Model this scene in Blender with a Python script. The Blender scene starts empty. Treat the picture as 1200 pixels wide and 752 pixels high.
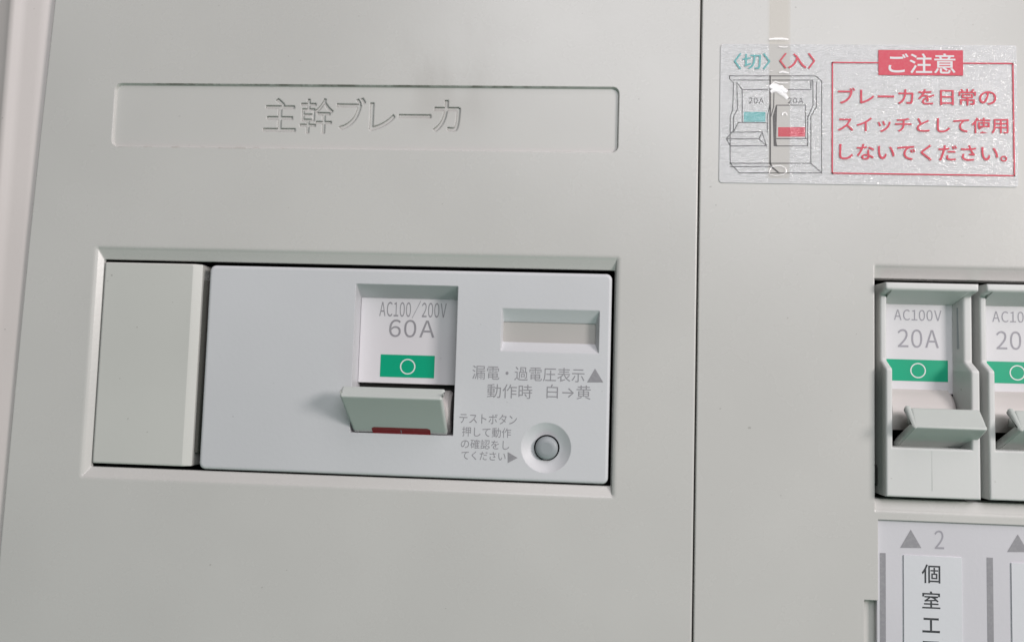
import bpy, bmesh, math, random
from mathutils import Matrix, Vector

random.seed(4)
S = bpy.context.scene
COL = S.collection

# ---------------------------------------------------------------- camera (all measures in millimetres, built in metres)
M = [[0.9978158, 0.0299254, -0.0588907], [0.025722, -0.9971529, -0.0708828], [-0.0608442, 0.0692132, -0.9957447]]
CP = (12.7354, -14.4872, 208.4218)
cd = bpy.data.cameras.new('camera')
cam = bpy.data.objects.new('camera', cd)
COL.objects.link(cam)
cd.sensor_width = 36.0
cd.lens = 36.0 * 933.0 / 1200.0
cd.clip_start = 0.005
cd.clip_end = 50
cam.matrix_world = Matrix(((M[0][0], -M[1][0], -M[2][0], CP[0] / 1000), (M[0][1], -M[1][1], -M[2][1], CP[1] / 1000),
                           (M[0][2], -M[1][2], -M[2][2], CP[2] / 1000), (0, 0, 0, 1)))
S.camera = cam

# ---------------------------------------------------------------- light of the room
W = bpy.data.worlds.new('World')
S.world = W
W.use_nodes = True
W.node_tree.nodes['Background'].inputs[0].default_value = (0.72, 1.0, 0.85, 1)
W.node_tree.nodes['Background'].inputs[1].default_value = 0.06


def area(name, loc, target, sx, sy, power, color):
    l = bpy.data.lights.new(name, 'AREA')
    l.shape = 'RECTANGLE'
    l.size, l.size_y = sx, sy
    l.energy = power
    l.color = color
    o = bpy.data.objects.new(name, l)
    COL.objects.link(o)
    o.location = loc
    o.rotation_euler = (Vector(target) - Vector(loc)).to_track_quat('-Z', 'Y').to_euler()
    return o


area('ceiling_light', (0.50, 1.20, 0.80), (0, 0, 0), 1.2, 0.9, 9.6, (1.0, 0.945, 0.96))
area('floor_bounce', (0.05, -1.0, 0.55), (0, 0, 0), 0.9, 0.7, 2.5, (0.55, 1.0, 0.79))
area('window_light', (0.20, 0.54, 1.05), (0, 0, 0), 0.80, 0.42, 7.2, (0.97, 0.955, 1.0))
area('side_lamp', (0.80, 0.22, 0.66), (0, 0, 0), 0.22, 0.26, 8.6, (1.0, 0.93, 0.915))
S.view_settings.view_transform = 'Standard'
S.view_settings.look = 'None'
S.view_settings.exposure = -0.46
S.view_settings.gamma = 1.0


# ---------------------------------------------------------------- measuring helpers
def P(px, py, z=0.0):
    """point of the plane at height z (mm) seen at this place of the photograph"""
    u, v = (px - 600) / 933.0, (py - 376) / 933.0
    d = [M[0][i] * u + M[1][i] * v + M[2][i] for i in range(3)]
    t = (z - CP[2]) / d[2]
    return (CP[0] + t * d[0], CP[1] + t * d[1])


def box_at(x0, x1, y0, y1, z=0.0):
    """bounding box in the photograph of a level piece of writing -> (x0, x1, y0, y1) in mm"""
    cx, cy = (x0 + x1) / 2, (y0 + y1) / 2
    c = P(cx, cy, z)
    e = P(cx + 1, cy, z)
    k = math.hypot(e[0] - c[0], e[1] - c[1])
    s = 6.6e-5 * (cy + 16)
    w, h = (x1 - x0) * k, max(0.6 * (y1 - y0), (y1 - y0) - s * (x1 - x0)) * k
    return (c[0] - w / 2, c[0] + w / 2, c[1] - h / 2, c[1] + h / 2)


def crop(ox, oy, s):
    return lambda u, v: (ox + u / s, oy + v / s)


# ---------------------------------------------------------------- materials
def nt(name):
    m = bpy.data.materials.new(name)
    m.use_nodes = True
    return m, m.node_tree.nodes, m.node_tree.links, m.node_tree.nodes['Principled BSDF']


def node(ns, t, **kw):
    n = ns.new(t)
    for k, v in kw.items():
        setattr(n, k, v)
    return n


def math_node(ns, ls, op, a, b=None, clamp=False):
    n = ns.new('ShaderNodeMath')
    n.operation = op
    n.use_clamp = clamp
    for i, x in enumerate((a, b)):
        if x is None:
            continue
        if isinstance(x, (int, float)):
            n.inputs[i].default_value = x
        else:
            ls.new(x, n.inputs[i])
    return n.outputs[0]


def mixc(ns, ls, fac, a, b):
    n = ns.new('ShaderNodeMix')
    n.data_type = 'RGBA'
    for sock, x in ((n.inputs[0], fac), (n.inputs[6], a), (n.inputs[7], b)):
        if isinstance(x, tuple):
            sock.default_value = x + (1,) if len(x) == 3 else x
        elif isinstance(x, (int, float)):
            sock.default_value = x
        else:
            ls.new(x, sock)
    return n.outputs[2]


def noise(ns, ls, vec, scale, detail=2.0, rough=0.5):
    n = ns.new('ShaderNodeTexNoise')
    n.inputs['Scale'].default_value = scale
    n.inputs['Detail'].default_value = detail
    n.inputs['Roughness'].default_value = rough
    ls.new(vec, n.inputs['Vector'])
    return n.outputs[0]


def ramp(ns, ls, v, a, b, lo=0.0, hi=1.0):
    n = ns.new('ShaderNodeMapRange')
    n.interpolation_type = 'SMOOTHSTEP'
    for k, x in (('From Min', a), ('From Max', b), ('To Min', lo), ('To Max', hi)):
        n.inputs[k].default_value = x
    ls.new(v, n.inputs['Value'])
    return n.outputs[0]


def plastic(name, col, rough=0.4, bump=0.06, edge=0.25, specks=0.5, wear=None, spec=0.5):
    m, ns, ls, bs = nt(name)
    tc = ns.new('ShaderNodeTexCoord').outputs['Object']
    soft = noise(ns, ls, tc, 18, 3)
    c = mixc(ns, ls, ramp(ns, ls, soft, 0.3, 0.7), tuple(x * 0.965 for x in col), tuple(min(1, x * 1.02) for x in col))
    # scattered fine dust specks
    sp = noise(ns, ls, tc, 640, 1.0)
    spm = math_node(ns, ls, 'MULTIPLY', ramp(ns, ls, sp, 0.795, 0.83), specks * 0.7)
    c = mixc(ns, ls, spm, c, (0.16, 0.145, 0.12))
    if wear:
        c = wear(ns, ls, tc, c)
    ls.new(c, bs.inputs['Base Color'])
    r = noise(ns, ls, tc, 60, 4, 0.6)
    ls.new(ramp(ns, ls, r, 0.25, 0.75, rough - 0.02, rough + 0.02), bs.inputs['Roughness'])
    bs.inputs['Specular IOR Level'].default_value = spec
    bn = ns.new('ShaderNodeBump')
    bn.inputs['Strength'].default_value = bump
    bn.inputs['Distance'].default_value = 0.0002
    ls.new(noise(ns, ls, tc, 900, 2), bn.inputs['Height'])
    if edge:
        be = ns.new('ShaderNodeBevel')
        be.samples = 5
        be.inputs['Radius'].default_value = edge / 1000
        ls.new(be.outputs[0], bn.inputs['Normal'])
    ls.new(bn.outputs[0], bs.inputs['Normal'])
    return m


def ink(name, col, rough=0.5, fade=0.12):
    m, ns, ls, bs = nt(name)
    tc = ns.new('ShaderNodeTexCoord').outputs['Object']
    n = noise(ns, ls, tc, 1500, 2)
    ls.new(mixc(ns, ls, ramp(ns, ls, n, 0.35, 0.75, 0, fade), tuple(col), (0.6, 0.6, 0.6)), bs.inputs['Base Color'])
    bs.inputs['Roughness'].default_value = rough
    return m


def axis(ns, ls, tc):
    s = ns.new('ShaderNodeSeparateXYZ')
    ls.new(tc, s.inputs[0])
    return s.outputs


def band(ns, ls, v, centre, half, soft):
    d = math_node(ns, ls, 'ABSOLUTE', math_node(ns, ls, 'SUBTRACT', v, centre))
    return ramp(ns, ls, d, half, half + soft, 1, 0)


def cover_wear(ns, ls, tc, c):
    x, y, z = axis(ns, ls, tc)
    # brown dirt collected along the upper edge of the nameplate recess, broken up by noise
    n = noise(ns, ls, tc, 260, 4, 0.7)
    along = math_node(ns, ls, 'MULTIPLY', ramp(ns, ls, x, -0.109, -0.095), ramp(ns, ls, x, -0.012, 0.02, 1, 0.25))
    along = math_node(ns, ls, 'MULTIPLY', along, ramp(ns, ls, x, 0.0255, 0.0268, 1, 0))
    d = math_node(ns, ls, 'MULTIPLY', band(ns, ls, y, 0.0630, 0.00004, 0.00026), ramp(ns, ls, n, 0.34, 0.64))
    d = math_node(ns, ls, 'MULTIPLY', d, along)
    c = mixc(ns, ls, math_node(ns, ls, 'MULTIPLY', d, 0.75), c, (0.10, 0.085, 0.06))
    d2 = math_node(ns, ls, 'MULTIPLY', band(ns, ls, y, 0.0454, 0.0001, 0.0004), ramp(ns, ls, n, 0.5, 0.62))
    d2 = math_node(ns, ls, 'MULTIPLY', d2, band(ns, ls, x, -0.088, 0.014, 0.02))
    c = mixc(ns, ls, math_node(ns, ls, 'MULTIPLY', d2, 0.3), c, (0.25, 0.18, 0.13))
    # rubbed grey smudge above and across the nameplate
    mp = ns.new('ShaderNodeMapping')
    mp.inputs['Rotation'].default_value = (0, 0, math.radians(35))
    mp.inputs['Scale'].default_value = (1, 0.35, 1)
    ls.new(tc, mp.inputs[0])
    s = noise(ns, ls, mp.outputs[0], 75, 3)
    sm = math_node(ns, ls, 'MULTIPLY', band(ns, ls, x, -0.017, 0.006, 0.014), band(ns, ls, y, 0.066, 0.006, 0.014))
    sm = math_node(ns, ls, 'MULTIPLY', sm, ramp(ns, ls, s, 0.42, 0.68))
    c = mixc(ns, ls, math_node(ns, ls, 'MULTIPLY', sm, 0.2), c, (0.30, 0.27, 0.24))
    return c


CREAM = (0.60, 0.59, 0.57)
M_cover = plastic('cover plastic', CREAM, 0.27, 0.05, 0.35, 0.45, cover_wear)
M_cover_b = plastic('second cover plastic', CREAM, 0.27, 0.05, 0.35, 0.45)
M_name = plastic('nameplate plastic', CREAM, 0.34, 0.03, 0.6, 0.2, cover_wear)
M_frame = plastic('frame plastic', (0.62, 0.575, 0.56), 0.45, 0.05, 0.5)
M_blank = plastic('blank plastic', (0.60, 0.60, 0.57), 0.45, 0.05, 0.3)
M_main = plastic('white plastic', (0.62, 0.625, 0.645), 0.46, 0.10, 0.35, 0.35)
M_branch = plastic('pale plastic', (0.66, 0.665, 0.655), 0.40, 0.06, 0.4, 0.5)
M_lever = plastic('lever plastic', (0.54, 0.57, 0.545), 0.42, 0.06, 0.35, 0.4)
M_drum = plastic('drum plastic', (0.54, 0.505, 0.49), 0.4, 0.05, 0.3)
M_plate = plastic('label plate', (0.72, 0.71, 0.73), 0.35, 0.03, 0.0, 0.2)
M_flag = plastic('indicator flag', (0.49, 0.475, 0.455), 0.3, 0.02, 0.0, 0.2)
M_button = plastic('grey button', (0.32, 0.345, 0.36), 0.42, 0.08, 0.3, 0.2)
M_dark = plastic('dark interior', (0.020, 0.020, 0.019), 0.6, 0.05, 0.0, 0.0)
M_rib = plastic('dark grey rib', (0.10, 0.095, 0.085), 0.5, 0.05, 0.0, 0.0)
M_card = plastic('card paper', (0.62, 0.61, 0.645), 0.55, 0.10, 0.0, 0.25)
M_paper = plastic('paper label', (0.665, 0.675, 0.705), 0.6, 0.12, 0.0, 0.25)
I_grey = ink('grey print', (0.285, 0.28, 0.30))
I_lilac = ink('pale grey print', (0.33, 0.32, 0.36))
I_dark = ink('charcoal print', (0.035, 0.04, 0.045), fade=0.05)
I_green = ink('green print', (0.0, 0.37, 0.20), 0.35, 0.0)
I_white = ink('white print', (0.74, 0.78, 0.76), 0.4, 0.02)
I_red = ink('dark red mark', (0.24, 0.006, 0.008), 0.4, 0.02)
I_srED = ink('sticker red', (0.64, 0.032, 0.07), 0.35, 0.05)
I_steal = ink('sticker teal', (0.10, 0.42, 0.43), 0.35, 0.10)
I_sline = ink('sticker line', (0.06, 0.06, 0.065), 0.4, 0.10)
I_foil = ink('sticker lettering', (0.72, 0.72, 0.74), 0.3, 0.05)

# silver sticker stock
M_foil, ns, ls, bs = nt('silver sticker stock')
tc = ns.new('ShaderNodeTexCoord').outputs['Object']
bs.inputs['Base Color'].default_value = (0.63, 0.63, 0.64, 1)
bs.inputs['Metallic'].default_value = 0.0
bs.inputs['Roughness'].default_value = 0.5
bs.inputs['Specular IOR Level'].default_value = 0.3
bn = ns.new('ShaderNodeBump')
bn.inputs['Strength'].default_value = 0.15
bn.inputs['Distance'].default_value = 0.0002
ls.new(noise(ns, ls, tc, 500, 3), bn.inputs['Height'])
ls.new(bn.outputs[0], bs.inputs['Normal'])


def film(name, amount, rough, tint, crinkle):
    m, ns, ls, bs = nt(name)
    out = ns['Material Output']
    tc = ns.new('ShaderNodeTexCoord').outputs['Object']
    tr = ns.new('ShaderNodeBsdfTransparent')
    gl = ns.new('ShaderNodeBsdfGlossy')
    gl.inputs['Roughness'].default_value = rough
    gl.inputs['Color'].default_value = (1, 1, 1, 1)
    mx = ns.new('ShaderNodeMixShader')
    ls.new(tr.outputs[0], mx.inputs[1])
    ls.new(gl.outputs[0], mx.inputs[2])
    tr.inputs['Color'].default_value = tint + (1,)
    if crinkle:
        mp = ns.new('ShaderNodeMapping')
        mp.inputs['Scale'].default_value = (0.38, 1.0, 1.0)
        ls.new(tc, mp.inputs[0])
        n1 = noise(ns, ls, mp.outputs[0], 1600, 2, 0.5)
        bn = ns.new('ShaderNodeBump')
        bn.inputs['Strength'].default_value = crinkle
        bn.inputs['Distance'].default_value = 0.0006
        ls.new(n1, bn.inputs['Height'])
        ls.new(bn.outputs[0], gl.inputs['Normal'])
        mx.inputs[0].default_value = amount
    else:
        mx.inputs[0].default_value = amount
    ls.new(mx.outputs[0], out.inputs['Surface'])
    return m


M_film = film('crinkled clear laminate', 0.055, 0.10, (1, 1, 1), 0.85)
M_tape = film('clear tape', 0.008, 0.15, (0.945, 0.93, 0.905), 0)
M_crease = film('white crease in tape', 0.22, 0.35, (1, 1, 1), 0)


# ---------------------------------------------------------------- mesh helpers
def root(name, label, cat, base, group=None):
    o = bpy.data.objects.new(name, None)
    o.empty_display_size = 0.01
    COL.objects.link(o)
    o.location = tuple(v / 1000 for v in base)
    o['label'] = label
    o['category'] = cat
    if group:
        o['group'] = group
    return o


def obj(name, bm, mat, parent=None, base=None, smooth=32, weld=True, planar=0):
    """bmesh in scene millimetres -> one mesh object under its parent; sub-parts pass the thing's base"""
    if base is None:
        base = [v * 1000 for v in parent.location] if parent else (0, 0, 0)
    if weld:
        bmesh.ops.remove_doubles(bm, verts=bm.verts, dist=0.002)
        bmesh.ops.recalc_face_normals(bm, faces=bm.faces)
    for v in bm.verts:
        v.co = Vector(((v.co.x - base[0]) / 1000, (v.co.y - base[1]) / 1000, (v.co.z - base[2]) / 1000))
    me = bpy.data.meshes.new(name)
    bm.to_mesh(me)
    bm.free()
    me.materials.append(mat)
    if smooth:
        me.shade_smooth()
        me.set_sharp_from_angle(angle=math.radians(smooth))
        for p in me.polygons:
            p.use_smooth = abs(p.normal.z) < 0.9995 and not (planar and p.area > planar * 1e-6)
    o = bpy.data.objects.new(name, me)
    COL.objects.link(o)
    o.parent = parent
    return o


def rrect(x0, x1, y0, y1, r=1.0, n=5):
    pts = []
    for cx, cy, a0 in ((x1 - r, y1 - r, 0), (x0 + r, y1 - r, 90), (x0 + r, y0 + r, 180), (x1 - r, y0 + r, 270)):
        for i in range(n + 1):
            a = math.radians(a0 + 90 * i / n)
            pts.append((cx + r * math.cos(a), cy + r * math.sin(a)))
    return pts


def circle(cx, cy, r, n=40):
    return [(cx + r * math.cos(2 * math.pi * i / n), cy + r * math.sin(2 * math.pi * i / n)) for i in range(n)]


def loft(bm, loops, cap_start=False, cap_end=False):
    """loops: list of (points2d, z)"""
    rows = [[bm.verts.new((p[0], p[1], z)) for p in pts] for pts, z in loops]
    n = len(rows[0])
    for a, b in zip(rows, rows[1:]):
        for i in range(n):
            j = (i + 1) % n
            bm.faces.new((a[i], a[j], b[j], b[i]))
    if cap_start:
        bm.faces.new(rows[0])
    if cap_end:
        bm.faces.new(rows[-1])
    return rows


def fill(bm, loops, z):
    """flat face at height z bounded by the first loop with the others as holes"""
    edges = []
    for pts in loops:
        vs = [bm.verts.new((p[0], p[1], z)) for p in pts]
        edges += [bm.edges.new((vs[i], vs[(i + 1) % len(vs)])) for i in range(len(vs))]
    bmesh.ops.triangle_fill(bm, use_beauty=True, use_dissolve=False, edges=edges, normal=(0, 0, 1))


def inset(pts, d):
    """shrink a rounded rectangle style convex loop towards its inside"""
    n = len(pts)
    out = []
    area2 = sum(pts[i][0] * pts[(i + 1) % n][1] - pts[(i + 1) % n][0] * pts[i][1] for i in range(n))
    s = 1 if area2 > 0 else -1
    for i in range(n):
        p0, p1, p2 = pts[i - 1], pts[i], pts[(i + 1) % n]
        nx, ny = 0, 0
        for a, b in ((p0, p1), (p1, p2)):
            L = math.hypot(b[0] - a[0], b[1] - a[1]) or 1
            nx += -(b[1] - a[1]) / L
            ny += (b[0] - a[0]) / L
        L2 = (nx * nx + ny * ny) / 2 or 1
        out.append((p1[0] + s * d * nx / L2, p1[1] + s * d * ny / L2))
    return out


def slab(bm, pts, z0, z1, edge=0.3, holes=()):
    """solid plate between z0 (back) and z1 (front) with a rounded front edge"""
    loops = [(pts, z0), (pts, z1 - edge)]
    last = pts
    for k in (1, 2, 3):
        a = math.radians(30 * k)
        last = inset(pts, edge * (1 - math.cos(a)))
        loops.append((last, z1 - edge + edge * math.sin(a)))
    loft(bm, loops)
    fill(bm, [last] + list(holes), z1)


def block(bm, x0, x1, y0, y1, z0, z1):
    vs = [bm.verts.new((x, y, z)) for z in (z0, z1) for x, y in ((x0, y0), (x1, y0), (x1, y1), (x0, y1))]
    for f in ((3, 2, 1, 0), (4, 5, 6, 7), (0, 1, 5, 4), (1, 2, 6, 5), (2, 3, 7, 6), (3, 0, 4, 7)):
        bm.faces.new([vs[i] for i in f])


def flat(bm, pts, z):
    bm.faces.new([bm.verts.new((p[0], p[1], z)) for p in pts])


def strokes(bm, lines, width, z):
    """thin printed lines"""
    for ln in lines:
        for (ax, ay), (bx, by) in zip(ln, ln[1:]):
            L = math.hypot(bx - ax, by - ay)
            if L < 1e-6:
                continue
            ux, uy = (bx - ax) / L * width / 2, (by - ay) / L * width / 2
            flat(bm, [(ax - ux - uy, ay - uy + ux), (ax - ux + uy, ay - uy - ux), (bx + ux + uy, by + uy - ux), (bx + ux - uy, by + uy + ux)], z)


def glyph_mesh(body, weight=0.0, res=6):
    c = bpy.data.curves.new('writing', 'FONT')
    c.body = body
    c.resolution_u = res
    c.offset = weight
    o = bpy.data.objects.new('writing', c)
    COL.objects.link(o)
    dg = bpy.context.evaluated_depsgraph_get()
    me = bpy.data.meshes.new_from_object(o.evaluated_get(dg))
    bpy.data.objects.remove(o)
    bpy.data.curves.remove(c)
    xs = [v.co.x for v in me.vertices]
    ys = [v.co.y for v in me.vertices]
    return me, min(xs), max(xs), min(ys), max(ys)


def latin(bm, body, box, z, weight=0.0, gap=0.15):
    gl = []
    pen = 0.0
    for ch in body:
        me, a, b, c, d = glyph_mesh(chr(ord(ch) + 0xFEE0), weight)
        gl.append((me, a, pen))
        pen += b - a + gap
    H = glyph_mesh('\uff11', weight)
    c, d = H[3], H[4]
    bpy.data.meshes.remove(H[0])
    sx, sy = (box[1] - box[0]) / (pen - gap), (box[3] - box[2]) / (d - c)
    for me, a, x in gl:
        vs = [bm.verts.new((box[0] + (v.co.x - a + x) * sx, box[2] + (v.co.y - c) * sy, z)) for v in me.vertices]
        for p in me.polygons:
            try:
                bm.faces.new([vs[i] for i in p.vertices])
            except ValueError:
                pass
        bpy.data.meshes.remove(me)


def writing(bm, body, box, z, weight=0.0):
    if body.isascii():
        return latin(bm, body, box, z, weight)
    _writing(bm, body, box, z, weight)


def _writing(bm, body, box, z, weight=0.0):
    """flat letters that fill the box (x0, x1, y0, y1) in mm"""
    me, a, b, c, d = glyph_mesh(body, weight)
    sx, sy = (box[1] - box[0]) / (b - a), (box[3] - box[2]) / (d - c)
    vs = [bm.verts.new((box[0] + (v.co.x - a) * sx, box[2] + (v.co.y - c) * sy, z)) for v in me.vertices]
    for p in me.polygons:
        try:
            bm.faces.new([vs[i] for i in p.vertices])
        except ValueError:
            pass
    bpy.data.meshes.remove(me)


def ink_part(name, items, z, mat, parent, base, weight=0.0):
    bm = bmesh.new()
    for body, bx in items:
        writing(bm, body, bx, z, weight)
    return obj(name, bm, mat, parent, base, smooth=0, weld=False)


# ================================================================ enclosure behind and left of the covers
enc = root('panel_enclosure', 'pale pinkish raised rim of the distribution box along the left edge, beside the large cover', 'enclosure', (-140, 0, -22))
bm = bmesh.new()
prof = [(-165, -22), (-165, -2.5), (-152, -1.6), (-146, -0.6), (-144.2, 0.35), (-143.2, 0.75), (-142.2, 0.45), (-141.2, -0.25), (-139.5, -0.8),
        (-136.5, -1.3), (-134.2, -2.0), (-132.6, -3.0), (-131.2, -4.4), (-129, -5.2), (-122, -5.4), (-122, -22)]
rows = [[bm.verts.new((x - (y - 50) * -0.003, y, z)) for x, z in prof] for y in (-108, 112)]
for i in range(len(prof) - 1):
    bm.faces.new((rows[0][i], rows[0][i + 1], rows[1][i + 1], rows[1][i]))
bm.faces.new(rows[0])
bm.faces.new(rows[1])
obj('rim', bm, M_frame, enc, smooth=50)
bm = bmesh.new()
block(bm, -164, 172, -107, 111, -26, -22.2)
obj('back_panel', bm, M_dark, enc)

# ================================================================ large cover with the nameplate and the opening of the main breaker
cov = root('cover_plate', 'large plain cover on the left with an engraved nameplate, round the 60A breaker', 'cover', (0, 0, -6))
edge_l = [(-129.4, 112), (-131.2, 87), (-132.6, 50), (-133.7, 17), (-134.7, -24), (-135.5, -64), (-136.1, -108)]
outer = [(47.85, -108), (47.85, 112)] + edge_l
NP = (-112.0, 26.8, 45.3, 63.1)
hole_n = rrect(*NP, 1.8, 6)
RO = (-114.1, 27.3, -44.4, 17.05)
hole_r = rrect(*RO, 0.35, 3)
bm = bmesh.new()
lip = [(rrect(RO[0] - e, RO[1] + e, RO[2] - e, RO[3] + e, 0.35 + e, 3), h) for e, h in ((.9, 0), (.45, -.05), (.1, -.2), (-.25, -.42))]
slab(bm, outer, -6, 0, 0.45, (hole_n, lip[0][0]))
# opening for the breaker: sloping lead-in, then straight walls
RI = (-112.7, 26.8, -42.15, 14.2)
loft(bm, lip + [(rrect(*RI, 0.3, 3), -1.6), (rrect(RI[0] + .05, RI[1] - .05, RI[2] + .05, RI[3] - .05, 0.3, 3), -2.4)])
# shallow nameplate recess
NF = (NP[0] + .35, NP[1] - .3, NP[2] + .3, NP[3] - .4)
floor_n = rrect(*NF, 1.5, 6)
loft(bm, [(hole_n, 0), (floor_n, -0.75), (floor_n, -1.3)])
obj('cover_shell', bm, M_cover, cov, (0, 0, 0), planar=3)
# the base of the cover mesh is the panel plane so that the wear sits at real places
cov.location = (0, 0, 0)

k = crop(290, 80, 4.138)
bm = bmesh.new()
edges = []
fl = [bm.verts.new((p[0], p[1], -0.75)) for p in floor_n]
edges += [bm.edges.new((fl[i], fl[(i + 1) % len(fl)])) for i in range(len(fl))]
letter_edges = []
for ch, u0, u1, v0, v1 in (('主', 80, 236, 146, 308), ('幹', 256, 416, 146, 318), ('ブ', 432, 572, 143, 300), ('レ', 592, 716, 168, 306), ('ー', 734, 890, 224, 243),
                           ('カ', 902, 1032, 155, 310)):
    me, a, b, c, d = glyph_mesh(ch, 0.0 if ch == '幹' else 0.006, 4)
    p0, p1 = k(u0, v0), k(u1, v1)
    bx = box_at(p0[0], p1[0], p0[1], p1[1], -0.75)
    sx, sy = (bx[1] - bx[0]) / (b - a), (bx[3] - bx[2]) / (d - c)
    cnt = {}
    for pl in me.polygons:
        for ek in pl.edge_keys:
            cnt[ek] = cnt.get(ek, 0) + 1
    vm = {}
    for (i, j), n in cnt.items():
        if n != 1:
            continue
        for q in (i, j):
            if q not in vm:
                co = me.vertices[q].co
                vm[q] = bm.verts.new((bx[0] + (co.x - a) * sx, bx[2] + (co.y - c) * sy, -0.75))
        letter_edges.append(bm.edges.new((vm[i], vm[j])))
    bpy.data.meshes.remove(me)
ed = [(e.verts[0], e.verts[1]) for e in letter_edges]
bmesh.ops.triangle_fill(bm, use_beauty=True, use_dissolve=False, edges=edges + letter_edges, normal=(0, 0, 1))
low = {}
for a, b in ed:
    for v in (a, b):
        if v not in low:
            low[v] = bm.verts.new((v.co.x, v.co.y, -1.08))
    bm.faces.new((a, b, low[b], low[a]))
flat(bm, rrect(NF[0] + .1, NF[1] - .1, NF[2] + .1, NF[3] - .1, 1.5, 6), -1.08)
obj('nameplate', bm, M_name, cov, smooth=0)

# ================================================================ second cover with the opening of the branch breakers and the card window
cov2 = root('cover_plate', 'right hand cover carrying the silver caution sticker, round the 20A breakers', 'cover', (108, 0, -6))
tl, bl = P(1024, 312), P(1026.5, 597)
HO = (93.05, 146.5, bl[1], tl[1])
ti, bi = P(1030, 325), P(1030, 585)
HI = (93.25, 146.2, bi[1], ti[1])
hole_b = rrect(*HO, 0.3, 3)
c_tl = P(1029.5, 608.5)
st = P(1014.2, 702.5)
card_hole = [(93.75, c_tl[1]), (93.75, st[1]), (90.35, st[1]), (90.35, -104.5), (147.5, -104.5), (147.5, c_tl[1])]
bm = bmesh.new()
lip = [(rrect(HO[0] - e * .25, HO[1] + e, HO[2] - e, HO[3] + e, 0.3 + e * .25, 3), h) for e, h in ((.8, -.12), (.4, -.17), (.1, -.3), (-.2, -.5))]
slab(bm, [(172, -108), (172, 112), (48.3, 112), (48.3, -108)], -6, -0.12, 0.3, (lip[0][0], card_hole))
loft(bm, lip + [(rrect(*HI, 0.25, 3), -1.6), (rrect(HI[0], HI[1], HI[2], HI[3], 0.25, 3), -6)])
loft(bm, [(card_hole, -0.12), (inset(card_hole, 0.12), -0.5), (inset(card_hole, 0.12), -4)])
# ledge showing in the finger notch beside the card
flat(bm, [(90.3, st[1] + .1), (90.3, -104.6), (95.5, -104.6), (95.5, st[1] + .1)], -2.6)
obj('cover_shell', bm, M_cover_b, cov2, planar=3)

# ================================================================ blank plate left of the main breaker
z = -1.0
bp = root('blank_plate', 'plain blank filler plate in the opening left of the 60A breaker', 'blank plate', (-98, -14, -8))
bm = bmesh.new()
A, B = P(118.9, 307.5, z), P(226, 545, z)
x0, x1, y0, y1 = -112.1, P(222, 430, z)[0], P(165, 544.3, z)[1], P(170, 308, z)[1]
pts = rrect(x0, x1, y0, y1, 0.5, 4)
fr = rrect(x0 + .4, x1 - .55, y0 + .4, y1 - .3, 0.5, 4)
xs = P(231.2, 430, -2.2)[0]
loft(bm, [(rrect(x0, xs, y0 - .1, y1 + .1, 0.3, 4), -8), (rrect(x0, xs, y0, y1, 0.3, 4), -2.2), (pts, z - .25), (fr, z)])
fill(bm, [fr], z)
obj('blank_cover', bm, M_blank, bp)
bm = bmesh.new()
block(bm, xs + .25, xs + 1.0, -37.5, 9.2, -8, -3.0)
obj('side_rib', bm, M_rib, bp)

# ================================================================ main 60A breaker
zf = -0.8
B60 = (-28, -14, -10)
mb = root('circuit_breaker', 'wide white 60A main breaker with a green marked lever and round grey test button', 'breaker', B60)
fx0, fx1, fy0, fy1 = P(239.2, 430, zf)[0], P(715.2, 445, zf)[0], P(470, 558.2, zf)[1], P(480, 315.6, zf)[1]
face = rrect(fx0, fx1, fy0, fy1, 1.6, 6)
WX0, WX1 = -42.15, -14.65
WT, WB = P(478, 333.8, zf)[1], P(470, 508.5, zf)[1]
well = rrect(WX0, WX1, WB, WT, 0.25, 2)
k = crop(520, 310, 2.786)
q = [P(*k(u, v), zf) for u, v in ((190, 142), (506, 291))]
win = rrect(q[0][0], q[1][0], q[1][1], q[0][1], 0.3, 2)
zp = -3.4
q = [P(*k(u, v), zp) for u, v in ((195, 186), (495, 260))]
win_in = rrect(q[0][0], q[1][0], q[1][1], q[0][1], 0.2, 2)
tb = P(*k(336, 598), zf - .8)
dish = circle(P(*k(334, 597), zf)[0], P(*k(334, 597), zf)[1], 6.5, 48)
bm = bmesh.new()
slab(bm, face, -9, zf, 0.8, (well, win, dish))
# well: sloping top, straight sides
zl = -6.4
lt = P(480, 350, zl)[1]
loft(bm, [(well, zf), (rrect(WX0 + .1, WX1 - .1, WB, lt, 0.2, 2), zl), (rrect(WX0 + .1, WX1 - .1, WB, lt, 0.2, 2), -9)])
loft(bm, [(win, zf), (win_in, zp + .2), (win_in, zp - .8)])
cx, cy = tb
loft(bm, [(dish, zf), (circle(dish[12][0], cy + .0, 6.1, 48), zf - .28), (circle(cx, cy, 3.35, 48), -2.3), (circle(cx, cy, 3.3, 48), -5)])
obj('front_shell', bm, M_main, mb, planar=2.5)
bm = bmesh.new()
flat(bm, inset(win_in, -.3), zp)
obj('indicator_window', bm, M_flag, mb)
bm = bmesh.new()
rr = 2.95
loft(bm, [(circle(cx, cy, rr, 40), -6), (circle(cx, cy, rr, 40), -1.2), (circle(cx, cy, rr - .15, 40), -0.85), (circle(cx, cy, rr - .5, 40), -0.62), (circle(cx, cy, rr * .5, 40), -0.42)], cap_end=True)
obj('test_button', bm, M_button, mb, smooth=50)
# rating plate at the back of the well
bm = bmesh.new()
lb = P(475, 449.5, zl)[1]
slab(bm, rrect(WX0 + .15, WX1 - .15, lb, lt + .2, 0.2, 2), zl - 1, zl, 0.2)
rp = obj('rating_plate', bm, M_plate, mb)
k = crop(380, 310, 3.416)


def kb(k, u0, u1, v0, v1, z):
    a, b = k(u0, v0), k(u1, v1)
    return box_at(a[0], b[0], a[1], b[1], z)


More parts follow.
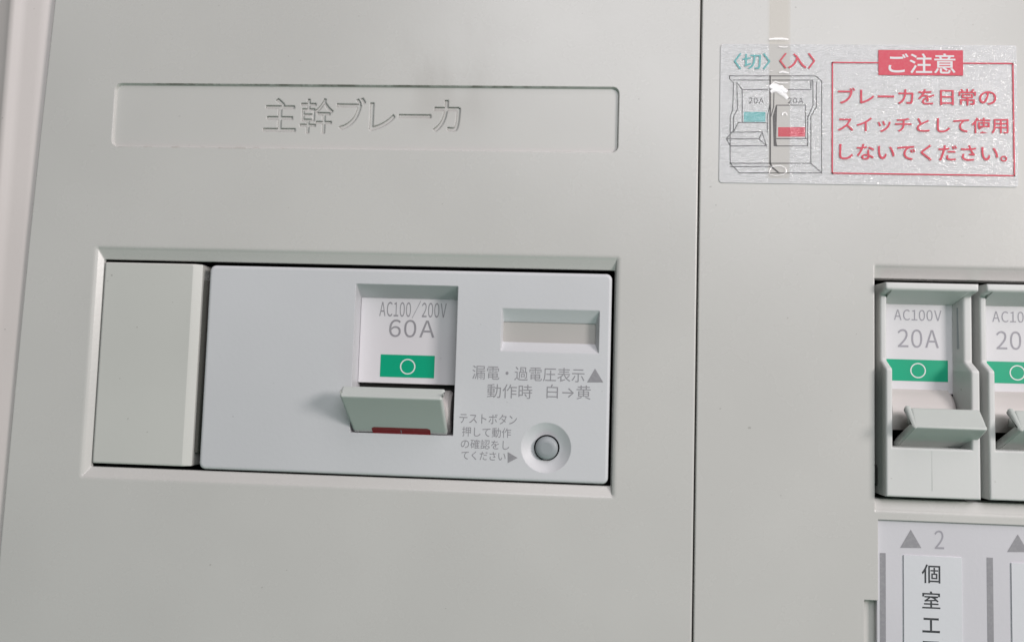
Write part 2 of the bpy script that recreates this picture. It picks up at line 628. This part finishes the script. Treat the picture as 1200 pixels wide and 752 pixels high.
ink_part('rating_print', [('AC100/200V', kb(k, 221, 489, 149, 212, zl + .05))], zl + .05, I_grey, rp, B60)
ink_part('rating_print', [('60A', kb(k, 260, 442, 220, 292, zl + .05))], zl + .05, I_grey, rp, B60, 0.002)
gx = kb(k, 224, 441, 359, 454, zl + .05)
bm = bmesh.new()
flat(bm, [(gx[0], gx[2]), (gx[1], gx[2]), (gx[1], gx[3]), (gx[0], gx[3])], zl + .05)
gm = obj('off_marker', bm, I_green, rp, B60)
oc = P(*k(334, 408), zl + .09)


def ring(bm, c, r, w, z, n=48):
    a, b = circle(c[0], c[1], r + w / 2, n), circle(c[0], c[1], r - w / 2, n)
    loft(bm, [(a, z), (b, z)])


bm = bmesh.new()
ring(bm, oc, 1.95, 0.34, zl + .09)
obj('off_symbol', bm, I_white, rp, B60)


# the tilted lever: a bent plate (upper face, ridge, lower face) swept between its two ends
def lever_mesh(prof, thick):
    """prof: [(x0, x1, y, z)] along the outer skin"""
    bm = bmesh.new()
    n = len(prof)
    cols = []
    for side in (0, 1):
        o, i = [], []
        for a in range(n):
            x = prof[a][side]
            y, z = prof[a][2], prof[a][3]
            p = prof[max(a - 1, 0)]
            q = prof[min(a + 1, n - 1)]
            ty, tz = q[2] - p[2], q[3] - p[3]
            L = math.hypot(ty, tz)
            ny, nz = tz / L, -ty / L
            if a == 1 and n == 3:
                ny, nz = ny * 1.1, nz * 1.1
            o.append(bm.verts.new((x, y, z)))
            i.append(bm.verts.new((x, y - ny * thick, z - nz * thick)))
        cols.append((o, i))
    (o0, i0), (o1, i1) = cols
    for a in range(n - 1):
        bm.faces.new((o0[a], o1[a], o1[a + 1], o0[a + 1]))
        bm.faces.new((i0[a], i0[a + 1], i1[a + 1], i1[a]))
        bm.faces.new((o0[a], o0[a + 1], i0[a + 1], i0[a]))
        bm.faces.new((o1[a], i1[a], i1[a + 1], o1[a + 1]))
    bm.faces.new((o0[0], i0[0], i1[0], o1[0]))
    bm.faces.new((o0[-1], o1[-1], i1[-1], i0[-1]))
    bmesh.ops.recalc_face_normals(bm, faces=bm.faces)
    sharp = [e for e in bm.edges if len(e.link_faces) == 2 and e.calc_face_angle() > 0.4]
    bmesh.ops.bevel(bm, geom=sharp, offset=0.6, segments=4, affect='EDGES', profile=0.5)
    return bm


def drum_mesh(x0, x1, y, z, r, a0=-80, a1=100, ch=0.8):
    bm = bmesh.new()
    n = 22
    rows = []
    for x, rr in ((x0, r - ch), (x0 + ch, r), (x1 - ch, r), (x1, r - ch)):
        row = []
        for i in range(n + 1):
            a = math.radians(a0 + (a1 - a0) * i / n)
            row.append(bm.verts.new((x, y + rr * math.sin(a), z + rr * math.cos(a))))
        rows.append(row)
    for a, b in zip(rows, rows[1:]):
        for i in range(n):
            bm.faces.new((a[i], a[i + 1], b[i + 1], b[i]))
    bm.faces.new(rows[0])
    bm.faces.new(rows[-1])
    return bm


zb, zr, z0 = 5.0, 9.0, -2.0
lv = obj('toggle_lever', lever_mesh([(P(401, 453, zb)[0], P(522, 454, zb)[0], P(460, 453, zb)[1], zb),
                                     (P(397.3, 465, zr)[0], P(518, 466, zr)[0], P(458, 465.5, zr)[1], zr),
                                     (P(414.5, 506.5, z0)[0], P(524.5, 508, z0)[0], P(467, 508.2, z0)[1], z0)], 1.6), M_lever, mb, smooth=40, planar=4)
yc = P(470, 480, -6)[1]
dr = obj('lever_drum', drum_mesh(WX0 + .9, WX1 - 1.2, yc - .6, -8.0, 6.2), M_drum, mb, smooth=40)
bm = bmesh.new()
block(bm, WX0 + 4, WX1 - 4, yc + .5, yc + 3, -3, 2.6)
obj('lever_neck', bm, M_lever, lv, B60)
# red on-side mark seen under the lever
k = crop(385, 430, 7.5)
la, lb_ = (P(458, 465.5, zr)[1], zr), (P(467, 508.2, z0)[1], z0)
tl_ = [(la[0] + (lb_[0] - la[0]) * t + .05 * -.74, la[1] + (lb_[1] - la[1]) * t + .05 * .67) for t in (0.82, 0.85, 0.97, 0.995)]
rx0, rx1 = P(436, 504, -1)[0], P(504.5, 506, -1)[0]
bm = bmesh.new()
rows = [[bm.verts.new((x, y, z)) for x in (rx0 + e, rx1 - e)] for (y, z), e in zip(tl_, (.7, 0, 0, .4))]
for a, b in zip(rows, rows[1:]):
    bm.faces.new((a[0], a[1], b[1], b[0]))
obj('on_marker', bm, I_red, lv, B60)
a = tl_[1], tl_[2]
xm = (rx0 + rx1) / 2
bm = bmesh.new()
bm.faces.new([bm.verts.new(c) for c in ((xm - .12, a[0][0] - .3, a[0][1] - .2), (xm + .12, a[0][0] - .3, a[0][1] - .2), (xm + .12, a[1][0], a[1][1] + .04), (xm - .12, a[1][0], a[1][1] + .04))])
obj('on_symbol', bm, I_grey, lv, B60)
bm = bmesh.new()
block(bm, fx0 + .5, fx1 - .5, fy0 + .5, fy1 - .5, -22, -8.9)
obj('breaker_case', bm, M_dark, mb)
# printing on the face
k = crop(520, 310, 2.786)
zt = zf + .05
ink_part('indicator_print', [('漏電・過電圧表示', kb(k, 93, 459, 328, 384, zt)), ('動作時', kb(k, 142, 289, 388, 438, zt)), ('白→黄', kb(k, 336, 480, 390, 440, zt))], zt, I_grey, mb, B60, -0.004)
a, b, c = P(*k(468, 384), zt), P(*k(521, 384), zt), P(*k(494, 339), zt)
bm = bmesh.new()
flat(bm, [a, b, c], zt)
obj('pointer_mark', bm, I_grey, mb)
ink_part('test_print', [('テストボタン', kb(k, 51, 239, 484, 522, zt)), ('押して動作', kb(k, 60, 220, 528, 565, zt)), ('の確認をし', kb(k, 56, 214, 568, 604, zt)),
                        ('てください', kb(k, 58, 202, 607, 640, zt))], zt, I_grey, mb, B60, -0.002)
a, b, c = P(*k(209, 611), zt), P(*k(209, 647), zt), P(*k(241, 630), zt)
bm = bmesh.new()
flat(bm, [a, b, c], zt)
obj('pointer_mark', bm, I_grey, mb)

# ================================================================ 20A branch breakers
zu, zr_, zlb = 2.5, -1.0, -4.5
XL, XR, XLi, XRi = 94.75, 117.65, 96.42, 115.55
BB = (106.2, -14, -10)
bb = root('branch_breaker', 'narrow 20A breaker nearest the middle, fully in view with its whole lever', 'breaker', BB, '20A breakers in a row')
yT, yL = P(1090, 331.5, zu)[1], P(1090, 340, zu)[1]
yU, yJ0, yJ1 = P(1085, 346, zr_)[1], P(1085, 423, zr_)[1], P(1090, 433, zu)[1]
yH, yB = P(1095, 525.2, zu)[1], P(1090, 583.5, zu)[1]
lev = [(yT, zu), (yL, zu), (yU, zr_), (yJ0, zr_), (yJ1, zu), (yH, zu), (yB, zu)]
yP = P(1075, 357, zlb)[1]
XRl = P(1116, 400, zlb)[0]
bm = bmesh.new()
V = lambda x, y, z: bm.verts.new((x, y, z))
F = lambda *p: bm.faces.new([V(*c) for c in p])
for (ya, za), (yb, zb_) in zip(lev, lev[1:]):
    F((XL, ya, za), (XLi, ya, za), (XLi, yb, zb_), (XL, yb, zb_))
    F((XRi, ya, za), (XR, ya, za), (XR, yb, zb_), (XRi, yb, zb_))
    F((XL, ya, za), (XL, yb, zb_), (XL - .3, yb, -12), (XL - .3, ya, -12))
    F((XR, ya, za), (XR, yb, zb_), (XR + .3, yb, -12), (XR + .3, ya, -12))
F((XLi, yT, zu), (XRi, yT, zu), (XRi, yL, zu), (XLi, yL, zu))
F((XLi, yH, zu), (XRi, yH, zu), (XRi, yB, zu), (XLi, yB, zu))
for y in (yT, yB):
    F((XL, y, zu), (XLi, y, zu), (XLi, y, -12), (XL - .3, y, -12))
    F((XLi, y, zu), (XRi, y, zu), (XRi, y, -12), (XLi, y, -12))
    F((XRi, y, zu), (XR, y, zu), (XR + .3, y, -12), (XRi, y, -12))
F((XLi, yL, zu), (XRi, yL, zu), (XRl, yP, zlb), (XLi, yP, zlb))          # underside of the lip
F((XLi, yH, zu), (XRi, yH, zu), (XRi, yH, -12), (XLi, yH, -12))          # foot of the lever opening
for (ya, za), (yb, zb_) in zip(lev[1:], lev[2:-1]):
    def yy(y):
        return min(y, yP)
    F((XLi, ya, za), (XLi, yb, zb_), (XLi, yy(yb), zlb), (XLi, yy(ya), zlb)) if yy(ya) != yy(yb) else F((XLi, ya, za), (XLi, yb, zb_), (XLi, yP, zlb))
    if yy(ya) != yy(yb):
        F((XRi, ya, za), (XRi, yb, zb_), (XRl, yy(yb), zlb), (XRl, yy(ya), zlb))
    else:
        F((XRi, ya, za), (XRi, yb, zb_), (XRl, yP, zlb))
bmesh.ops.remove_doubles(bm, verts=bm.verts, dist=0.002)
bmesh.ops.recalc_face_normals(bm, faces=bm.faces)
sharp = [e for e in bm.edges if len(e.link_faces) == 2 and e.calc_face_angle() > 0.35 and max(v.co.z for v in e.verts) > -4 and min(v.co.z for v in e.verts) > -4.4]
bmesh.ops.bevel(bm, geom=sharp, offset=0.45, segments=3, affect='EDGES', profile=0.5, clamp_overlap=True)
obj('breaker_body', bm, M_branch, bb, smooth=40, planar=2)
# slot in the right cheek
bm = bmesh.new()
ya, yb = P(1126, 361, -3)[1], P(1126, 409, -3)[1]
xa = XRl + (XRi - XRl) * .55
za = zlb + (zr_ - zlb) * .55
flat(bm, [(xa - .3, ya), (xa + .3, ya), (xa + .3, yb), (xa - .3, yb)], za + .12)
for v, dz in zip(list(bm.verts), (-.42, .45, .45, -.42)):
    v.co.z += dz
obj('cheek_slot', bm, M_button, bb)
# mould line on the foot of the body
bm = bmesh.new()
a, b = P(1092, 528, zu), P(1093, 575, zu)
block(bm, a[0] - .05, a[0] + .05, b[1], a[1], zu - .2, zu + .015)
obj('mould_line', bm, M_lever, bb)
bm = bmesh.new()
yl = P(1085, 461, zlb)[1]
slab(bm, rrect(XLi - .1, XRl + .1, yl, yP + .3, 0.15, 2), zlb - .9, zlb + .02, 0.15)
rp2 = obj('rating_plate', bm, M_plate, bb)
k = crop(1015, 320, 8.0)
ink_part('rating_print', [('AC100V', kb(k, 262, 706, 338, 450, zlb + .07))], zlb + .07, I_lilac, rp2, BB)
k2 = crop(1000, 290, 2.425)
ink_part('rating_print', [('20A', kb(k2, 126, 243, 231, 286, zlb + .07))], zlb + .07, I_lilac, rp2, BB, 0.0)
k = crop(1015, 390, 8.0)
bm = bmesh.new()
a, b = P(*k(205, 243), zlb + .07), P(*k(768, 460), zlb + .07)
flat(bm, [(XLi - .05, b[1]), (b[0], b[1]), (b[0], a[1]), (XLi - .05, a[1])], zlb + .07)
obj('off_marker', bm, I_green, rp2, BB)
bm = bmesh.new()
ring(bm, P(*k(487, 352), zlb + .11), 1.82, 0.30, zlb + .11)
obj('off_symbol', bm, I_white, rp2, BB)
k = crop(1015, 450, 5.013)
yr = P(1100, 501.5, 8)[1]
obj('toggle_lever', lever_mesh([(100.5, 117.3, P(1090, 477.3, 3)[1], 3.0), (99.3, 116.8, yr, 8.0), (99.2, 118.0, P(1095, 525.2, -3)[1], -3.0)], 2.2), M_lever, bb, smooth=40, planar=4)
yc = P(1090, 485, -8)[1]
obj('lever_post', lever_mesh([(99.25, 100.75, P(1066, 474.2, 2.6)[1], 2.6), (98.95, 100.1, yr - .12, 8.2), (98.9, 100.0, P(1052, 525.0, -3)[1], -3.0)], 2.0), M_lever, bb, smooth=40, planar=4)
obj('lever_drum', drum_mesh(XLi + .25, 114.2, yc, -8.8, 7.7, a0=-32, ch=1.2), M_drum, bb, smooth=40)
bm = bmesh.new()
block(bm, 101.5, 112, yc - 2.5, yc - .5, -3, 1.8)
obj('lever_neck', bm, M_lever, bb)
bm = bmesh.new()
block(bm, XL + .2, XR - .2, yB + .3, yT - .3, -21, -12.1)
obj('breaker_case', bm, M_dark, bb)
# dark mounting dowel in the gap by the foot
bm = bmesh.new()
d = P(1029.5, 557, -3)
loft(bm, [(circle(d[0] + .3, d[1], 2.7, 28), -10), (circle(d[0] + .3, d[1], 2.7, 28), -3.0), (circle(d[0] + .3, d[1], 2.2, 28), -2.6)], cap_end=True)
obj('dowel', bm, M_dark, bb)


def copy_tree(o, parent=None):
    c = o.copy()
    COL.objects.link(c)
    c.parent = parent
    for ch in [x for x in list(COL.objects) if x.parent == o]:
        copy_tree(ch, c)
    return c


bb2 = copy_tree(bb)
bb2.location.x += 0.0249
bb2.location.y += 0.00015
bb2.rotation_euler.z = math.radians(0.25)
bb2['label'] = 'narrow 20A breaker cut off by the right edge of the photo'

# ================================================================ caution sticker
k = crop(820, 30, 3.158)
SB = (91, 56, 0)
stk = root('caution_sticker', 'silver caution sticker with red Japanese writing and a small line drawing of two breakers', 'sticker', SB)
sx0, sx1, sy0, sy1 = 53.2, 128.95, 37.65, 75.0
bm = bmesh.new()
slab(bm, rrect(sx0, sx1, sy0, sy1, 0.9, 5), -0.12, 0.06, 0.03)
obj('sticker_sheet', bm, M_foil, stk)
zs = 0.225
pk = lambda u, v: P(*k(u, v), zs)
# red frame and banner
a, b, c, d = pk(489, 140), pk(1157, 138), pk(1167, 552), pk(493, 550)
xa, xb, ya, yb = (a[0] + d[0]) / 2, (b[0] + c[0]) / 2, (a[1] + b[1]) / 2, (c[1] + d[1]) / 2
bm = bmesh.new()
strokes(bm, [[(xa, ya), (xb, ya), (xb, yb), (xa, yb), (xa, ya)]], 0.36, zs)
obj('red_border', bm, I_srED, stk, smooth=0)
a, b = pk(661, 91), pk(975, 186)
bm = bmesh.new()
flat(bm, [(a[0], b[1]), (b[0], b[1]), (b[0], a[1]), (a[0], a[1])], zs + .015)
bn_ = obj('red_banner', bm, I_srED, stk)
ink_part('banner_lettering', [('ご注意', kb(k, 698, 946, 101, 181, zs))], zs + .035, I_foil, bn_, SB, 0.010)
ink_part('caution_lettering', [('ブレーカを日常の', kb(k, 510, 1096, 228, 299, zs)), ('スイッチとして使用', kb(k, 508, 1141, 334, 402, zs)),
                               ('しないでください。', kb(k, 514, 1136, 435, 506, zs))], zs, I_srED, stk, SB, 0.011)
ink_part('off_caption', [('〈切〉', kb(k, 126, 262, 101, 164, zs))], zs, I_steal, stk, SB, 0.010)
ink_part('on_caption', [('〈入〉', kb(k, 294, 428, 100, 162, zs))], zs, I_srED, stk, SB, 0.012)
# line drawing
k2 = crop(840, 90, 5.371)
zs = 0.09
D = lambda *pts: [P(*k2(u, v), zs) for u, v in pts]
bm = bmesh.new()
thin = [D((80, -2), (80, 12), (105, 40), (100, 212), (84, 252), (84, 545), (142, 606), (660, 606), (660, 28), (622, -4), (80, -4)),
        D((104, 22), (335, 22)), D((128, 40), (160, 82), (318, 82)), (D((160, 82), (160, 284))), D((126, 40), (130, 205), (106, 250), (104, 346)),
        D((350, 22), (600, 22)), D((385, 82), (592, 82)), D((592, 25), (592, 82)), D((604, 25), (606, 180), (576, 250)), D((628, 36), (626, 190), (592, 252), (592, 545)),
        D((84, 545), (592, 545)), D((84, 566), (335, 566)), D((592, 545), (660, 606)),
        D((60, 390), (95, 350), (285, 348), (312, 436), (85, 436), (60, 390)), D((60, 392), (265, 392), (285, 350)), D((265, 392), (312, 436)), D((105, 346), (135, 290), (308, 290)),
        D((378, 180), (556, 180)), D((558, 180), (558, 390)), D((378, 390), (572, 390)), D((372, 436), (572, 436), (572, 250)),
        D((332, 180), (318, 250), (318, 350)), D((360, 100), (358, 190), (340, 252))]
strokes(bm, thin, 0.25, zs)
strokes(bm, [D((336, -4), (336, 200), (336, 545), (350, 572), (392, 606))], 0.42, zs + .004)
flat(bm, D((352, 250), (372, 180), (380, 180), (374, 400), (380, 437), (358, 437)), zs + .006)
obj('line_drawing', bm, I_sline, stk, smooth=0, weld=False)
ink_part('drawing_print', [('20A', kb(k2, 200, 296, 132, 170, zs)), ('20A', kb(k2, 446, 546, 132, 170, zs))], zs, I_sline, stk, SB, 0.012)
bm = bmesh.new()
flat(bm, [D((170, 285))[0], D((306, 285))[0], D((306, 222))[0], D((170, 222))[0]], zs + .004)
obj('teal_mark', bm, I_steal, stk)
bm = bmesh.new()
flat(bm, [D((386, 378))[0], D((556, 378))[0], D((556, 318))[0], D((386, 318))[0]], zs + .004)
obj('red_mark', bm, I_srED, stk)
# crinkled clear laminate either side of the tape
TX0, TX1 = P(901, 110)[0], P(925.5, 110)[0]
for x0, x1 in ((sx0 + .15, TX0), (TX1, sx1 - .15)):
    bm = bmesh.new()
    slab(bm, rrect(x0, x1, sy0 + .15, sy1 - .15, 0.4, 4), 0.17, 0.22, 0.02)
    obj('laminate', bm, M_film, stk)

# ================================================================ strip of clear tape over the sticker
TY = P(912, 209)[1]
tp = root('tape_strip', 'narrow strip of creased clear tape running down over the caution sticker drawing', 'tape', ((TX0 + TX1) / 2, 60, 0.24))
bm = bmesh.new()
slab(bm, rrect(TX0, TX1, TY, 112, 0.3, 4), 0.31, 0.35, 0.02)
obj('tape_film', bm, M_tape, tp)


def crease(pts, w, h=0.10):
    """a low ridge along a polyline"""
    bm = bmesh.new()
    n = len(pts)
    rows = []
    for i, p in enumerate(pts):
        a, b = pts[max(i - 1, 0)], pts[min(i + 1, n - 1)]
        L = math.hypot(b[0] - a[0], b[1] - a[1]) or 1
        nx, ny = -(b[1] - a[1]) / L, (b[0] - a[0]) / L
        ww = w * (0.55 + 0.45 * math.sin(math.pi * (i + .5) / n))
        rows.append([bm.verts.new((p[0] + nx * ww * t, p[1] + ny * ww * t, 0.34 + h * (1 - abs(t) * 1.9))) for t in (-.5, 0, .5)])
    for a, b in zip(rows, rows[1:]):
        for j in (0, 1):
            bm.faces.new((a[j], a[j + 1], b[j + 1], b[j]))
    return bm


k3 = crop(840, 0, 6.836)
Q = lambda *pts: [P(*k3(u, v), 0.3) for u, v in pts]
cr = [(Q((418, 318), (470, 314), (530, 314), (572, 318)), 0.8), (Q((430, 690), (452, 668), (470, 655), (500, 668), (575, 668)), 0.5), (Q((500, 585), (530, 578), (575, 588)), 0.7),
      (Q((420, 700), (470, 690), (520, 720), (565, 735)), 1.6), (Q((430, 740), (480, 715), (535, 700)), 1.3), (Q((492, 375), (530, 382), (570, 378)), 0.5), (Q((425, 570), (436, 575), (445, 568)), 0.35)]
Q2 = lambda *pts: [P(*k2(u, v), 0.3) for u, v in pts]
cr += [(Q2((335, 60), (380, 85), (430, 120), (445, 140)), 1.3), (Q2((400, 60), (420, 85), (440, 95)), 1.0), (Q2((412, 244), (414, 230), (428, 226), (440, 234), (440, 245)), 0.5),
       (Q2((330, 610), (330, 590), (350, 566), (400, 560), (432, 575), (436, 598), (420, 618), (375, 626), (335, 618)), 0.42)]
for pts, w in cr:
    obj('crease', crease(pts, w), M_crease, tp, smooth=80)

# ================================================================ circuit card in its window, and the paper names stuck on it
zc = -1.0
card = root('circuit_card', 'lavender white card with grey bars and triangles in the window under the 20A breakers', 'card', (120, -76, -2))
bm = bmesh.new()
block(bm, 93.9, 147.3, -104.4, c_tl[1] - .25, -2.4, zc)
cs = obj('card_sheet', bm, M_card, card)
k = crop(960, 560, 3.917)
bm = bmesh.new()
a, b = P(*k(276, 342), zc), P(*k(305, 342), zc)
flat(bm, [(a[0] + .1, -104), (b[0], -104), (b[0], a[1]), (a[0] + .1, a[1])], zc + .04)
obj('grey_bar', bm, I_grey, card)
a, b = P(*k(768, 363), zc), P(*k(797, 363), zc)
bm = bmesh.new()
flat(bm, [(a[0], -104), (b[0], -104), (b[0], a[1]), (a[0], a[1])], zc + .04)
obj('grey_bar', bm, I_grey, card)
for u, v0, v1 in ((420, 235, 319), (911, 257, 338)):
    bm = bmesh.new()
    a, b, c = P(*k(u - 49, v1), zc), P(*k(u + 49, v1 + 1), zc), P(*k(u, v0), zc)
    flat(bm, [a, b, c], zc + .04)
    obj('pointer_mark', bm, I_grey, card)
ink_part('card_number', [('2', kb(k, 529, 573, 239, 326, zc))], zc + .04, I_lilac, card, (120, -76, -2))


def name_label(x0, x1, ytop, words, label):
    base = ((x0 + x1) / 2, -76, zc)
    r = root('name_label', label, 'label', base, 'paper name labels on the circuit card')
    bm = bmesh.new()
    slab(bm, rrect(x0, x1, -104, ytop, 0.15, 2), zc - .06, zc + .30, 0.05)
    obj('paper_strip', bm, M_paper, r)
    if words:
        ink_part('printed_name', words, zc + .34, I_dark, r, base, 0.006)
    return r


a, b = P(*k(388, 352), zc + .3), P(*k(655, 352), zc + .3)
zz = zc + .34
pitch = P(*k(512, 437), zz)[1] - P(*k(514, 672), zz)[1]
box_a = kb(k, 516 - 31, 516 + 31, 745, 805, zz)
name_label(a[0], b[0], a[1], [('個', kb(k, 471, 556, 393, 484, zz)), ('室', kb(k, 473, 556, 516, 600, zz)), ('エ', kb(k, 474, 554, 638, 711, zz)), ('ア', kb(k, 476, 553, 745, 822, zz))],
           'white paper label with black vertical Japanese characters under the grey triangle and number 2')
a = P(*k(882, 388), zc + .3)
name_label(a[0], a[0] + 13.6, a[1], None, 'white paper label cut off by the right edge under the second grey triangle')
